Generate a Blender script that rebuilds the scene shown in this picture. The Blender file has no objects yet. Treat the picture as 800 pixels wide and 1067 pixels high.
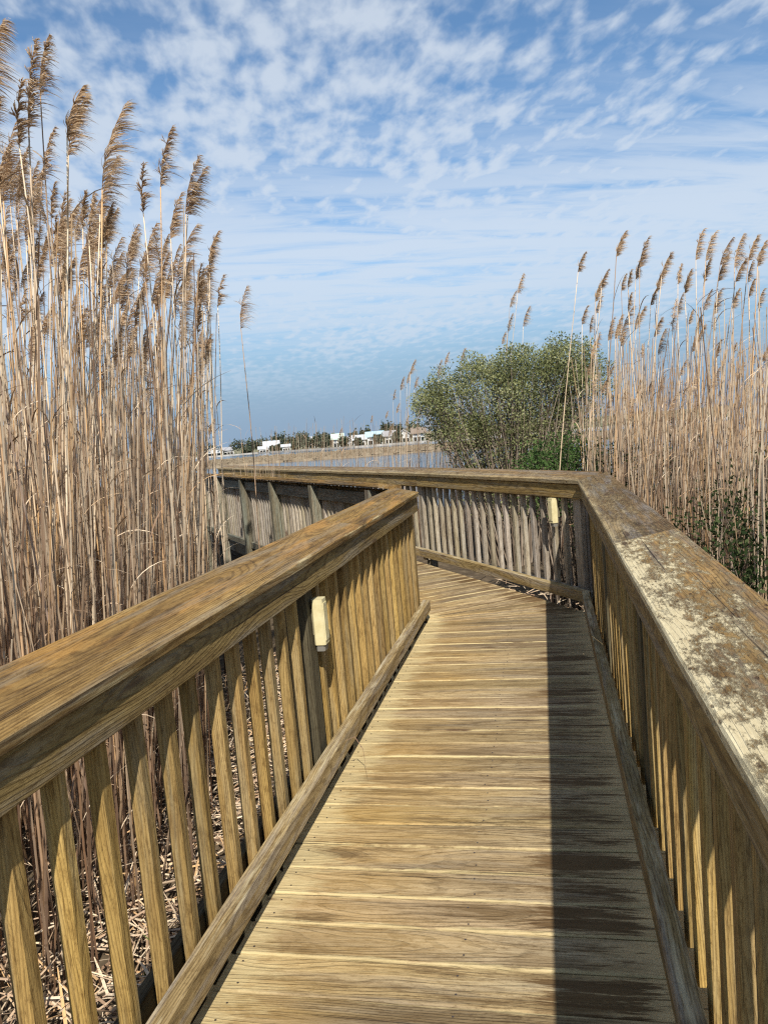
import bpy, bmesh, math, random
from mathutils import Vector, Matrix, noise as mnoise
rnd = random.Random(11)
R = math.radians
SC = bpy.context.scene
COL = SC.collection

# ------------------------------------------------------------------ camera
F, CX, CY = 800.0, 400.0, 533.5          # focal length and centre of the 800x1067 photograph
ROLL, PITCH, YAW = 0.0875, R(5.84), R(12.06)
CAMZ = 1.57
cy, sy = math.cos(YAW), math.sin(YAW)
def rotz(v): return Vector((cy * v[0] - sy * v[1], sy * v[0] + cy * v[1], v[2]))
_r = rotz((1, 0, 0)); _u = rotz((0, math.sin(PITCH), math.cos(PITCH))); _f = rotz((0, math.cos(PITCH), -math.sin(PITCH)))
CAMX = _r * math.cos(ROLL) - _u * math.sin(ROLL)
CAMY = _r * math.sin(ROLL) + _u * math.cos(ROLL)
CAM = Vector((0, 0, CAMZ))
def at(x, y, d):
    """world point seen at photo pixel (x, y), d metres ahead of the camera"""
    return CAM + (_f + CAMX * ((x - CX) / F) - CAMY * ((y - CY) / F)) * d
def onz(x, y, z):
    v = _f + CAMX * ((x - CX) / F) - CAMY * ((y - CY) / F)
    return CAM + v * ((z - CAMZ) / v.z)
cd = bpy.data.cameras.new('camera'); cam = bpy.data.objects.new('camera', cd); COL.objects.link(cam)
cd.sensor_fit = 'VERTICAL'; cd.sensor_height = 24; cd.lens = 24 * F / 1067; cd.clip_start = 0.02; cd.clip_end = 20000
Mx = Matrix((CAMX, CAMY, -_f)).transposed().to_4x4(); Mx.translation = CAM
cam.matrix_world = Mx
SC.camera = cam
VR = Vector((_r.x, _r.y, 0)).normalized()        # to the right, level
VF = Vector((_f.x, _f.y, 0)).normalized()

# ------------------------------------------------------------------ object helpers
def tag(o, label=None, cat=None, group=None, kind=None):
    if label: o['label'] = label
    if cat: o['category'] = cat
    if group: o['group'] = group
    if kind: o['kind'] = kind
    return o
def empty(name, loc=(0, 0, 0)):
    o = bpy.data.objects.new(name, None); o.location = loc; o.empty_display_size = .1
    COL.objects.link(o); return o
def link(name, me, parent=None, loc=None):
    o = bpy.data.objects.new(name, me); COL.objects.link(o)
    if parent: o.parent = parent
    if loc is not None: o.location = loc
    return o

class MB:
    """collects verts/faces plus the per-board grain attributes"""
    def __init__(s): s.v = []; s.f = []; s.g = []; s.b = []; s.mi = []
    def add(s, vs, fs, gs=None, b=None, mi=0):
        n = len(s.v); s.v += [tuple(p) for p in vs]
        s.f += [tuple(i + n for i in f) for f in fs]; s.mi += [mi] * len(fs)
        s.g += gs if gs else [(p[0], p[1], p[2]) for p in vs]
        b = b or (rnd.random(), rnd.random(), rnd.random()); s.b += [b] * len(vs)
    def board(s, p0, p1, w, t, W=None, T=None, sh0=0, sh1=0, ch=.004, segs=None, wob=.0012, gx0=None, bvec=None, hw0=None, hw1=None):
        """board from p0 to p1 (centre line), width w along W, thickness t along T, mitred ends"""
        p0 = Vector(p0); p1 = Vector(p1); L = p1 - p0; ln = L.length; L.normalize()
        T = Vector(T) if T is not None else Vector((0, 0, 1))
        if W is None: W = T.cross(L).normalized()
        W = Vector(W)
        segs = segs or max(1, int(ln / .35))
        gx0 = rnd.uniform(0, 20) if gx0 is None else gx0
        b = bvec or (rnd.random(), rnd.random(), rnd.random())
        sd = rnd.uniform(0, 99)
        vs = []; gs = []; fs = []
        for i in range(segs + 1):
            k = i / segs
            ww = w if hw0 is None else (hw0 * (1 - k) + hw1 * k)
            hw, ht = ww / 2, t / 2
            ring = [(-hw + ch, -ht), (hw - ch, -ht), (hw, -ht + ch), (hw, ht - ch), (hw - ch, ht), (-hw + ch, ht), (-hw, ht - ch), (-hw, -ht + ch)]
            ox = wob * 2 * mnoise.noise((sd, i * .7, 0)); oz = wob * 2 * mnoise.noise((sd, i * .7, 9))
            for a, c in ring:
                al = ln * k
                if i == 0: al += sh0 * a
                if i == segs: al += sh1 * a
                al2 = al
                vs.append(p0 + L * al2 + W * (a + ox) + T * (c + oz))
                gs.append((gx0 + al, a, c))
        for i in range(segs):
            for j in range(8):
                a = i * 8 + j; c = i * 8 + (j + 1) % 8
                fs.append((a, c, c + 8, a + 8))
        fs.append(tuple(range(7, -1, -1))); n = segs * 8; fs.append(tuple(range(n, n + 8)))
        s.add(vs, fs, gs, b)
    def tube(s, pts, rad, n=6, b=None, cap=True):
        vs = []; gs = []; fs = []; along = 0
        for i, p in enumerate(pts):
            p = Vector(p)
            d = (Vector(pts[min(i + 1, len(pts) - 1)]) - Vector(pts[max(i - 1, 0)])).normalized()
            x = d.cross(Vector((.31, .9, .2))).normalized(); y = d.cross(x)
            if i: along += (p - Vector(pts[i - 1])).length
            r = rad[i] if isinstance(rad, (list, tuple)) else rad
            for j in range(n):
                a = 2 * math.pi * j / n
                vs.append(p + x * (r * math.cos(a)) + y * (r * math.sin(a))); gs.append((along, i / (len(pts) - 1), j / n))
        for i in range(len(pts) - 1):
            for j in range(n):
                fs.append((i * n + j, i * n + (j + 1) % n, (i + 1) * n + (j + 1) % n, (i + 1) * n + j))
        if cap: fs.append(tuple(range(n - 1, -1, -1))); m = (len(pts) - 1) * n; fs.append(tuple(range(m, m + n)))
        s.add(vs, fs, gs, b)
    def ribbon(s, pts, wid, side, b=None):
        vs = []; gs = []; fs = []
        for i, p in enumerate(pts):
            w = wid[i] if isinstance(wid, (list, tuple)) else wid
            k = i / (len(pts) - 1)
            vs += [Vector(p) - side * (w / 2), Vector(p) + side * (w / 2)]; gs += [(k + 1.3, k, 0), (k + 1.3, k, 1)]
        for i in range(len(pts) - 1): fs.append((2 * i, 2 * i + 1, 2 * i + 3, 2 * i + 2))
        s.add(vs, fs, gs, b)
    def box(s, lo, hi, b=None):
        x0, y0, z0 = lo; x1, y1, z1 = hi
        vs = [(x0, y0, z0), (x1, y0, z0), (x1, y1, z0), (x0, y1, z0), (x0, y0, z1), (x1, y0, z1), (x1, y1, z1), (x0, y1, z1)]
        s.add(vs, [(0, 3, 2, 1), (4, 5, 6, 7), (0, 1, 5, 4), (1, 2, 6, 5), (2, 3, 7, 6), (3, 0, 4, 7)], None, b)
    def mesh(s, name, mats, smooth=False):
        me = bpy.data.meshes.new(name); me.from_pydata(s.v, [], s.f)
        for m in (mats if isinstance(mats, (list, tuple)) else [mats]): me.materials.append(m)
        if any(s.mi): me.polygons.foreach_set('material_index', s.mi)
        for nm, data in (('gco', s.g), ('bco', s.b)):
            a = me.attributes.new(nm, 'FLOAT_VECTOR', 'POINT'); a.data.foreach_set('vector', [c for q in data for c in q])
        if smooth: me.polygons.foreach_set('use_smooth', [True] * len(s.f))
        me.update(); return me
    def build(s, name, mats, parent=None, smooth=False, loc=None):
        return link(name, s.mesh(name, mats, smooth), parent, loc)

# ------------------------------------------------------------------ material helpers
class NT:
    def __init__(s, name):
        s.m = bpy.data.materials.new(name); s.m.use_nodes = True; s.t = s.m.node_tree
        s.bsdf = s.t.nodes['Principled BSDF']; s.out = s.t.nodes['Material Output']
    def n(s, ty, **kw):
        nd = s.t.nodes.new(ty)
        for k, v in kw.items(): setattr(nd, k, v)
        return nd
    def put(s, sock, v):
        if isinstance(v, bpy.types.NodeSocket): s.t.links.new(v, sock)
        else:
            if hasattr(sock.default_value, '__len__') and not hasattr(v, '__len__'): v = (v,) * len(sock.default_value)
            if hasattr(v, '__len__') and len(v) == 3 and len(sock.default_value) == 4: v = tuple(v) + (1,)
            sock.default_value = v
    def math(s, op, a, b=0.0, c=0.0, clamp=False):
        nd = s.n('ShaderNodeMath', operation=op, use_clamp=clamp)
        s.put(nd.inputs[0], a); s.put(nd.inputs[1], b); s.put(nd.inputs[2], c); return nd.outputs[0]
    def add(s, a, b): return s.math('ADD', a, b)
    def sub(s, a, b): return s.math('SUBTRACT', a, b)
    def mul(s, a, b): return s.math('MULTIPLY', a, b)
    def sstep(s, v, lo, hi):
        nd = s.n('ShaderNodeMapRange', interpolation_type='SMOOTHSTEP')
        s.put(nd.inputs[0], v); nd.inputs[1].default_value = lo; nd.inputs[2].default_value = hi; return nd.outputs[0]
    def comb(s, x, y, z):
        nd = s.n('ShaderNodeCombineXYZ')
        for i, v in enumerate((x, y, z)): s.put(nd.inputs[i], v)
        return nd.outputs[0]
    def sep(s, v):
        nd = s.n('ShaderNodeSeparateXYZ'); s.put(nd.inputs[0], v); return nd.outputs
    def attr(s, name): return s.n('ShaderNodeAttribute', attribute_name=name).outputs['Vector']
    def noise(s, vec, scale=1., detail=4., rough=.55, dist=0.):
        nd = s.n('ShaderNodeTexNoise'); s.put(nd.inputs['Vector'], vec)
        nd.inputs['Scale'].default_value = scale; nd.inputs['Detail'].default_value = detail
        nd.inputs['Roughness'].default_value = rough; nd.inputs['Distortion'].default_value = dist
        return nd.outputs[0]
    def vor(s, vec, scale=1., rnd_=1.):
        nd = s.n('ShaderNodeTexVoronoi'); s.put(nd.inputs['Vector'], vec); nd.inputs['Scale'].default_value = scale
        nd.inputs['Randomness'].default_value = rnd_; return nd.outputs
    def mix(s, fac, a, b, mode='MIX'):
        nd = s.n('ShaderNodeMix', data_type='RGBA', blend_type=mode, clamp_factor=True)
        s.put(nd.inputs[0], fac); s.put(nd.inputs[6], a); s.put(nd.inputs[7], b); return nd.outputs[2]
    def ramp(s, fac, stops):
        nd = s.n('ShaderNodeValToRGB'); s.put(nd.inputs[0], fac); e = nd.color_ramp.elements
        while len(e) < len(stops): e.new(.5)
        for k, (p, c) in zip(e, stops): k.position = p; k.color = tuple(c) + (1,)
        return nd.outputs[0]
    def bump(s, h, strength=.4, dist=.002):
        nd = s.n('ShaderNodeBump'); nd.inputs['Strength'].default_value = strength; nd.inputs['Distance'].default_value = dist
        s.put(nd.inputs['Height'], h); s.t.links.new(nd.outputs[0], s.bsdf.inputs['Normal'])
    def thin(s, col, amt):
        d = s.n('ShaderNodeBsdfDiffuse'); t = s.n('ShaderNodeBsdfTranslucent'); x = s.n('ShaderNodeMixShader')
        s.put(d.inputs[0], col); s.put(t.inputs[0], col); x.inputs[0].default_value = amt
        s.t.links.new(d.outputs[0], x.inputs[1]); s.t.links.new(t.outputs[0], x.inputs[2]); s.t.links.new(x.outputs[0], s.out.inputs['Surface']); return s.m
    def done(s, col, rough=.75, spec=.25):
        s.put(s.bsdf.inputs['Base Color'], col); s.put(s.bsdf.inputs['Roughness'], rough)
        s.put(s.bsdf.inputs['Specular IOR Level'], spec); return s.m

def wood(name, dark, mid, light, pale=None, pale_amt=0., hw=.07, grey=None, grey_amt=0., orange=None, orange_amt=0.,
         ring=.5, ringw=.008, deck=False, cap=False, peel=0., pale_side=0):
    N = NT(name)
    gx, gy, gz = N.sep(N.attr('gco')); bx, by, bz = N.sep(N.attr('bco'))
    ux = N.add(gx, N.mul(bx, 50.)); uy = N.add(gy, N.mul(by, 3.)); uz = N.add(gz, N.mul(bz, 3.))
    big = N.noise(N.comb(N.mul(ux, .9), N.mul(uy, 7.), N.mul(uz, 7.)), 1, 3, .5)
    st = N.noise(N.comb(N.mul(ux, 2.2), N.mul(uy, 40.), N.mul(uz, 40.)), 1, 6, .65)
    fine = N.noise(N.comb(N.mul(ux, 11.), N.mul(uy, 125.), N.mul(uz, 125.)), 1, 5, .78)
    spk = N.noise(N.comb(N.mul(ux, 60.), N.mul(uy, 130.), N.mul(uz, 130.)), 1, 4, .75)
    grit = N.noise(N.comb(N.mul(ux, 8.), N.mul(uy, 14.), N.mul(uz, 14.)), 1, 9, .82)
    warp = N.noise(N.comb(N.mul(ux, 1.1), N.mul(uy, 5.), N.mul(uz, 5.)), 1, 2, .5)
    # flat-sawn growth rings: distance from a pith line that drifts under the board
    cyy = N.add(gy, N.mul(N.sub(by, .5), .10)); cz = N.add(N.add(gz, N.add(.035, N.mul(bz, .06))), N.add(N.mul(N.math('SINE', N.mul(ux, 3.1)), .016), N.mul(N.sub(warp, .5), .10)))
    rr = N.math('SQRT', N.add(N.mul(cyy, cyy), N.mul(cz, cz)))
    sn = N.math('SINE', N.mul(N.add(rr, N.mul(N.sub(st, .5), .007)), 2 * math.pi / ringw))
    late = N.sstep(sn, .30, .9)
    col = N.ramp(N.add(N.mul(big, .55), N.mul(st, .45)), [(.33, dark), (.5, mid), (.68, light)])
    col = N.mix(N.mul(late, ring), col, N.mix(.55, col, dark, 'MULTIPLY'))
    col = N.mix(N.mul(N.sstep(grit, .52, .62), .55), col, N.mix(1., col, (.50, .44, .37), 'MULTIPLY'))
    tone = N.add(.74, N.mul(bz, .5))
    col = N.mix(1., col, N.comb(tone, tone, N.mul(tone, N.add(.9, N.mul(bx, .2)))), 'MULTIPLY')
    if orange:
        o = N.sstep(N.noise(N.comb(N.mul(ux, 1.6), N.mul(uy, 13.), N.mul(uz, 5.)), 1, 4, .6, .4), .50, .66)
        col = N.mix(N.mul(o, orange_amt), col, orange)
    if grey:
        g = N.sstep(N.noise(N.comb(N.add(N.mul(ux, 1.2), 31.), N.mul(uy, 20.), N.mul(uz, 20.)), 1, 5, .62, .3), .46, .66)
        col = N.mix(N.mul(g, grey_amt), col, grey)
    col = N.mix(N.mul(N.sstep(fine, .48, .66), .8), col, N.mix(1., col, (.40, .35, .30), 'MULTIPLY'))
    col = N.mix(N.mul(N.sstep(fine, .46, .30), .55), col, N.mix(1., col, (1.5, 1.5, 1.5), 'MULTIPLY'))
    col = N.mix(N.mul(N.sstep(spk, .55, .72), .65), col, N.mix(1., col, (.34, .28, .22), 'MULTIPLY'))
    crack = N.sstep(N.noise(N.comb(N.add(N.mul(ux, .7), 11.), N.mul(uy, 75.), N.mul(uz, 75.)), 1, 3, .55), .66, .73)
    hgt = N.sub(N.add(N.add(N.mul(fine, .6), N.mul(grit, .6)), N.mul(st, .5)), N.add(N.mul(late, -.35), N.mul(crack, 1.3)))
    ed = N.math('ABSOLUTE', gy)
    if deck:
        # gx runs across the walkway (world X); edges of each plank are worn pale, the right side is soaked dark
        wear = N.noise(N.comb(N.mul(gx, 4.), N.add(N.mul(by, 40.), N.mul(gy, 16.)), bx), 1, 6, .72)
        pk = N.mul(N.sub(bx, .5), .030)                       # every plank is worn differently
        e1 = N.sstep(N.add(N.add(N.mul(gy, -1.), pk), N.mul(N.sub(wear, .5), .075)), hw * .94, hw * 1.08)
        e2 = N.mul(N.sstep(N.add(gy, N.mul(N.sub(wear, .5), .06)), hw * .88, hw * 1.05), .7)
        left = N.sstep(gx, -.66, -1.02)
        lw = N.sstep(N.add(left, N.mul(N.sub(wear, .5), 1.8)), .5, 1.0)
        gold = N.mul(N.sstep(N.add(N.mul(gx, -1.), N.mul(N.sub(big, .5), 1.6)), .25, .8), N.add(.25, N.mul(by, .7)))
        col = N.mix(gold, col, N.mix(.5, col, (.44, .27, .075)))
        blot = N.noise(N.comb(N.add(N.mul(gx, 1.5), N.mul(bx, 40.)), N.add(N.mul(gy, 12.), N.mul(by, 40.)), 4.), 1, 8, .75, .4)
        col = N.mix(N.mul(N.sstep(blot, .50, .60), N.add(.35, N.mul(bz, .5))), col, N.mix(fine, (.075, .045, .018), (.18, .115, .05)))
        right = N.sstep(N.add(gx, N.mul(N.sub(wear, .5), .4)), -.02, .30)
        col = N.mix(N.mul(right, .88), col, N.mix(fine, (.84, .64, .34), (.56, .40, .19)))  # pale boards, lightened and warmed further in colour to lift the shaded strip
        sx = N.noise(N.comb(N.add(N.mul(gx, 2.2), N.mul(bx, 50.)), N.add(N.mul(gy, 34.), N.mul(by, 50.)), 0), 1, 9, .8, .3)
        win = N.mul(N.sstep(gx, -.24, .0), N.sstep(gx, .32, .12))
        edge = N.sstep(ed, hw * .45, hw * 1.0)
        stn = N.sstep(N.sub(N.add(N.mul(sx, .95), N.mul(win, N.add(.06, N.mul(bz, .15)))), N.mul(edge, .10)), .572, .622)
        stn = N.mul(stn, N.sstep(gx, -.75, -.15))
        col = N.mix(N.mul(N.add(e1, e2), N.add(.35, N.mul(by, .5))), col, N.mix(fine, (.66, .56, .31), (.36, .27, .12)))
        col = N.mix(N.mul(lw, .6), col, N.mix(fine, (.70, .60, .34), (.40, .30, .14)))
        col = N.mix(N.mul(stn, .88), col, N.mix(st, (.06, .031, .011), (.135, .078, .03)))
    elif pale:
        wear = N.noise(N.comb(N.mul(ux, 2.2), N.mul(uy, 26.), N.mul(uz, 26.)), 1, 5, .68)
        sg = N.mul(gy, float(pale_side)) if pale_side else ed
        e1 = N.sstep(N.add(sg, N.mul(N.sub(wear, .5), hw * 1.4)), hw * (.98 if not peel else .74), hw * (1.22 if not peel else 1.02))
        col = N.mix(N.mul(e1, pale_amt), col, pale)
        if peel:
            pw = N.noise(N.comb(N.mul(ux, 12.), N.mul(uy, 34.), N.mul(uz, 20.)), 1, 9, .8, .2)
            p2 = N.noise(N.comb(N.mul(ux, 3.), N.mul(uy, 9.), 3.), 1, 3, .5)
            p3 = N.noise(N.comb(N.mul(ux, 40.), N.mul(uy, 90.), N.mul(uz, 60.)), 1, 4, .7)
            pm = N.sstep(N.add(N.add(N.add(N.mul(pw, .75), N.mul(p2, .30)), N.mul(N.mul(sg, 1 / hw), .075)), N.mul(N.sub(p3, .5), .30)), .475, .60)
            col = N.mix(N.mul(pm, peel), col, N.mix(fine, pale, (.40, .31, .16)))
            col = N.mix(N.mul(N.sstep(grit, .50, .60), .42), col, N.mix(1., col, (.55, .46, .34), 'MULTIPLY'))
            pits = N.sstep(N.vor(N.comb(N.mul(ux, 26.), N.mul(uy, 70.), N.mul(uz, 40.)), 1)[0], .30, .14)
            pits = N.mul(pits, N.sstep(grit, .47, .56))
            col = N.mix(N.mul(pits, .8), col, (.10, .055, .03))
            hgt = N.add(hgt, N.add(N.mul(pm, 1.2), N.mul(pits, -1.)))
    # knots
    kv = N.vor(N.comb(N.add(N.mul(ux, 1.35), N.mul(warp, .15)), N.mul(uy, 9.), N.mul(bz, 9.)), 1)
    kn = N.sstep(kv[0], .13, .06)
    col = N.mix(N.mul(kn, .75), col, (.075, .04, .02))
    col = N.mix(N.mul(crack, .8), col, (.03, .02, .014))
    N.bump(hgt, .9, .004)
    return N.done(col, N.add(.62, N.mul(st, .3)), .2)

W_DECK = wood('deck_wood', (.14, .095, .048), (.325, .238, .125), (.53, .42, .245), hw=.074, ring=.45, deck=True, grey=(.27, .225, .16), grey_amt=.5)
W_CAP_L = wood('cap_wood_brown', (.12, .068, .022), (.275, .168, .052), (.41, .27, .095), pale=(.55, .45, .25), pale_amt=.75, hw=.122, pale_side=1,
               orange=(.42, .225, .06), orange_amt=.6, grey=(.20, .18, .145), grey_amt=.5, ring=.65, ringw=.009)
W_CAP_R = wood('cap_wood_peeling', (.13, .075, .03), (.27, .168, .064), (.39, .27, .12), pale=(.80, .71, .47), pale_amt=.85, hw=.122, pale_side=1,
               orange=(.42, .24, .08), orange_amt=.5, grey=(.20, .19, .18), grey_amt=.45, ring=.5, peel=.85)
W_CAP_D = wood('cap_wood_dark', (.115, .072, .034), (.225, .145, .062), (.33, .22, .10), pale=(.50, .41, .23), pale_amt=.4, pale_side=1, peel=.3, hw=.122,
               orange=(.30, .19, .08), orange_amt=.35, grey=(.22, .21, .20), grey_amt=.6, ring=.7)
W_RAIL = wood('rail_wood', (.15, .095, .038), (.26, .178, .07), (.36, .26, .11), pale=(.56, .48, .28), pale_amt=.3, hw=.07, ring=.7,
              grey=(.25, .23, .19), grey_amt=.45)
W_KICK = wood('kick_wood', (.16, .11, .047), (.30, .215, .095), (.42, .32, .155), pale=(.60, .52, .33), pale_amt=.6, hw=.045, ring=.6, grey=(.34, .31, .27), grey_amt=.5)
W_PICK = wood('picket_wood', (.19, .115, .038), (.32, .21, .07), (.43, .30, .115), hw=.02, ring=.4, grey=(.25, .22, .14), grey_amt=.4)
W_GREY = wood('grey_wood', (.19, .155, .11), (.34, .29, .215), (.47, .41, .32), hw=.02, ring=.4, grey=(.38, .36, .33), grey_amt=.5)
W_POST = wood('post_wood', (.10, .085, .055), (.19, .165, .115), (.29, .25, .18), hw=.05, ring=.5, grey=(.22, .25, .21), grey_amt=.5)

W_POST_D = wood('stained_shaded_post_wood', (.038, .030, .016), (.08, .066, .036), (.15, .125, .07), hw=.05, ring=.4, grey=(.10, .10, .065), grey_amt=.4)  # stained wood, darkened further in colour for the shade under the caps

# ------------------------------------------------------------------ boardwalk
HR = 1.07                         # height of the cap's inner edge above the deck
TILT = math.atan2(.045, .235)     # caps slope down to the walkway
D1 = Vector((-.545, .838, 0)).normalized(); D2 = Vector((-.585, .811, 0)).normalized()
GZ = -.62                         # marsh ground beside the walk
RCOR = Vector((.30, 6.25, 0)); LEND = Vector((-1.04, 6.20, 0))

def clipx(seg_dir): pass
deck = MB()
PL = .16
y = -1.6
PIV = Vector((-1.45, 6.02, 0))
def plank(p0, p1, w, hw0=None, hw1=None, gx0=0.0):
    deck.board(p0, p1, w, .036, T=(0, 0, 1), ch=.004, segs=6, wob=.0015, gx0=gx0, hw0=hw0, hw1=hw1)
nails = []
while y < PIV.y - .02:
    dz = rnd.uniform(-.002, .002)
    e = rnd.uniform(-.008, .008)
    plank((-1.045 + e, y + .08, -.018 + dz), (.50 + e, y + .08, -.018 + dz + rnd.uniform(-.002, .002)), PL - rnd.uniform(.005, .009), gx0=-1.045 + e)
    for nx in (-.99, -.335, .40):
        for dy in (.04, .118): nails.append((nx + rnd.uniform(-.012, .012), y + dy + rnd.uniform(-.008, .008), dz))
    y += PL
Y0 = y
# fan of tapered planks round the bend
NF = 8; A0 = 0.0; A1 = math.atan2(.545, .838)
FO = Vector((.30, 6.25, 0))
def outer_hit(o, d):
    # first hit of ray o + s d with the deck's outer edge: x = .5 wall or the far edge line
    n = Vector((D1.y, -D1.x, 0)); q = FO - n * .05
    s = (q - o).dot(n) / d.dot(n)
    return s
PIV.y = Y0 
for i in range(NF):
    a = A0 + (A1 - A0) * (i + .5) / NF; da = (A1 - A0) / NF
    d = Vector((math.cos(a), math.sin(a), 0))
    s1 = min(outer_hit(PIV, d), 2.2); s0 = .43
    plank(PIV + d * s0 + Vector((0, 0, -.018)), PIV + d * s1 + Vector((0, 0, -.018)), .1, hw0=2 * s0 * math.tan(da / 2) - .006, hw1=2 * s1 * math.tan(da / 2) - .007, gx0=-1.02)
N1 = Vector((D1.y, -D1.x, 0))
for i in range(90):
    c = PIV + D1 * (PL * (i + .5))
    s1 = outer_hit(c, N1)
    plank(c + N1 * .30 + Vector((0, 0, -.018)), c + N1 * s1 + Vector((0, 0, -.018)), PL - .007, gx0=-1.1)
M_NAIL = NT('nail_steel').done((.05, .04, .035), .5, .5)
for x_, y_, z_ in nails:
    if y_ < .8: continue
    n = len(deck.v); k = 6
    vs = [(x_ + .0038 * math.cos(j * math.pi / 3), y_ + .0038 * math.sin(j * math.pi / 3), .0022 + z_) for j in range(k)]
    deck.add(vs, [tuple(range(k))], None, (.5, .5, .5), mi=1)
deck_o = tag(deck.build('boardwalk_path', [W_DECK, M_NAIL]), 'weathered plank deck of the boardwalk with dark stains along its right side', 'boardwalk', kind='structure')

def beam(parent, p0, p1, h=.19, z=-.04, w=.04):
    m = MB(); m.board(Vector(p0) + Vector((0, 0, z - h / 2)), Vector(p1) + Vector((0, 0, z - h / 2)), w, h, T=(0, 0, 1), segs=6); return m.build('deck_beam', W_POST, parent)
beam(deck_o, (-1.19, -1.6, 0), (-1.19, 6.1, 0), z=-.06)
beam(deck_o, (-.98, -1.6, 0), (-.98, 6.1, 0)); beam(deck_o, (-.33, -1.6, 0), (-.33, 7.4, 0)); beam(deck_o, (.40, -1.6, 0), (.40, 6.2, 0))
beam(deck_o, FO - N1 * .12, FO - N1 * .12 + D1 * 14)
L2 = LEND + Vector((-.13, .1, 0)); N2 = Vector((D2.y, -D2.x, 0))
beam(deck_o, L2 + N2 * .02, L2 + N2 * .02 + D2 * 13, h=.16, z=.03)

# ------------------------------------------------------------------ railings
def railing(name, label, o, d, inn, length, t0, post_ts, mat_cap, mat_rim, mat_pick, mat_post, mat_kick, cap_splits=(), sh0=0., sh1=0., kick=True,
            pitch=.165, pick_skip=(), pick_off=0., kick_end=0., rim_end=0., cap_end=0., pick_end=0., cap_start=0., post_low=None, no_post_at=(), lift=0., cw=.243, end_mat=None):
    """o: point on the line of the rim's inner face at deck level; d: along; inn: unit vector towards the walkway"""
    root = empty(name, o); tag(root, label, 'railing', 'weathered wooden railings along the boardwalk')
    o = Vector((0, 0, 0)); Z = Vector((0, 0, 1)); out = -inn; HR = 1.07 + lift
    # sloping cap
    Wc = (inn * math.cos(TILT) - Z * math.sin(TILT)); Tc = (Z * math.cos(TILT) + inn * math.sin(TILT))
    if Wc.cross(d).dot(Tc) < 0: pass
    ctr = inn * .025 + Z * HR - Wc * (cw / 2) - Tc * .0195
    cuts = [t0 - cap_start] + list(cap_splits) + [length + cap_end]
    mats = mat_cap if isinstance(mat_cap, (list, tuple)) else [mat_cap] * (len(cuts) - 1)
    for i in range(len(cuts) - 1):
        m = MB(); a = cuts[i] + (.0015 if i else 0); b = cuts[i + 1] - (.0015 if i < len(cuts) - 2 else 0)
        m.board(o + ctr + d * a, o + ctr + d * b, cw, .039, W=Wc, T=Tc, sh0=sh0 if i == 0 else 0, sh1=sh1 if i == len(cuts) - 2 else 0, ch=.005, wob=.0015)
        m.build('handrail_cap', mats[i], root)
    def bd(nm, mat, off, z, w, t, a, b, **k):
        m = MB(); m.board(o + d * a + inn * off + Z * z, o + d * b + inn * off + Z * z, w, t, W=Z, T=inn, **k); return m.build(nm, mat, root)
    bd('top_rail', mat_rim, -.019, .971 + lift, .116, .038, t0, length + rim_end)
    bd('back_rail', mat_post, -.103, .95 + lift * .5, .12, .038, t0, length)
    if kick: bd('kick_board', mat_kick, .012, .125, .092, .058, t0, length + kick_end)
    bd('bottom_rail', mat_post, -.103, .10, .088, .038, t0, length)
    t = t0 + .06 + pick_off; i = 0
    while t < length + pick_end - .03:
        tt = t
        t += pitch; i += 1
        if any(abs(tt - p) < .075 for p in post_ts): continue
        m = MB(); tt += rnd.uniform(-.008, .008)
        tw = rnd.uniform(-.02, .02); W_ = d * math.cos(tw) + inn * math.sin(tw); T_ = W_.cross(Z)
        lean = rnd.uniform(-.004, .004)
        m.board(o + d * tt + inn * -.061 + Z * .055, o + d * (tt + lean) + inn * -.061 + Z * 1.0, .041, .041, W=W_, T=T_, ch=.003, segs=3, wob=.0009)
        m.build('baluster', mat_pick, root)
    for p in post_ts:
        m = MB(); low = GZ - .25 if post_low is None else post_low
        m.board(o + d * p + out * .137 + Z * low, o + d * p + out * .137 + Z * (1.035 + lift), .10, .095, W=d, T=out, ch=.005, segs=5)
        # post tops follow the slope of the cap
        for k in range(len(m.v) - 8, len(m.v)):
            v = Vector(m.v[k]); dep = (v - (out * .137)).dot(out); m.v[k] = tuple(v + Z * (dep * math.tan(TILT)))
        # filler block that brings the post out to the line of the balusters
        if p not in no_post_at:
            m.board(o + d * p + out * .0625 + Z * .02, o + d * p + out * .0625 + Z * 1.0, .10, .045, W=d, T=out, ch=.003, segs=4)
        m.build('post', end_mat if end_mat and p == post_ts[-1] else mat_post, root)
    return root

INL = Vector((1, 0, 0)); INR = Vector((-1, 0, 0)); YD = Vector((0, 1, 0))
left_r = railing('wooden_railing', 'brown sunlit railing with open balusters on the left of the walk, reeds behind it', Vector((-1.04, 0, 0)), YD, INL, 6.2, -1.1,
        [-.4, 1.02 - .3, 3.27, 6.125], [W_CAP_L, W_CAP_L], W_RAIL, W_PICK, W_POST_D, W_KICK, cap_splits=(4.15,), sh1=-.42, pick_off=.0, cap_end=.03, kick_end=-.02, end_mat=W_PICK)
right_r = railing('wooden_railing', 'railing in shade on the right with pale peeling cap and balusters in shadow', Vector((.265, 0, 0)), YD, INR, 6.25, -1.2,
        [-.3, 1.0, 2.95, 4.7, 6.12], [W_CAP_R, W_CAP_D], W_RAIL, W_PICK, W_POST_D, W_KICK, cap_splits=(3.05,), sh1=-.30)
INF = -N1
far_r = railing('wooden_railing', 'grey railing across the end of the straight walk, facing the viewer below the bush', FO + N1 * -.02, D1, INF, 3.25, .0,
        [.16, 3.28], W_CAP_D, W_RAIL, W_GREY, W_GREY, W_KICK, sh0=-.30, pick_off=.30, pitch=.16)
far_o2 = FO + N1 * -.02 + D1 * 3.25
N2f = Vector((D2.y, -D2.x, 0))
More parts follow.
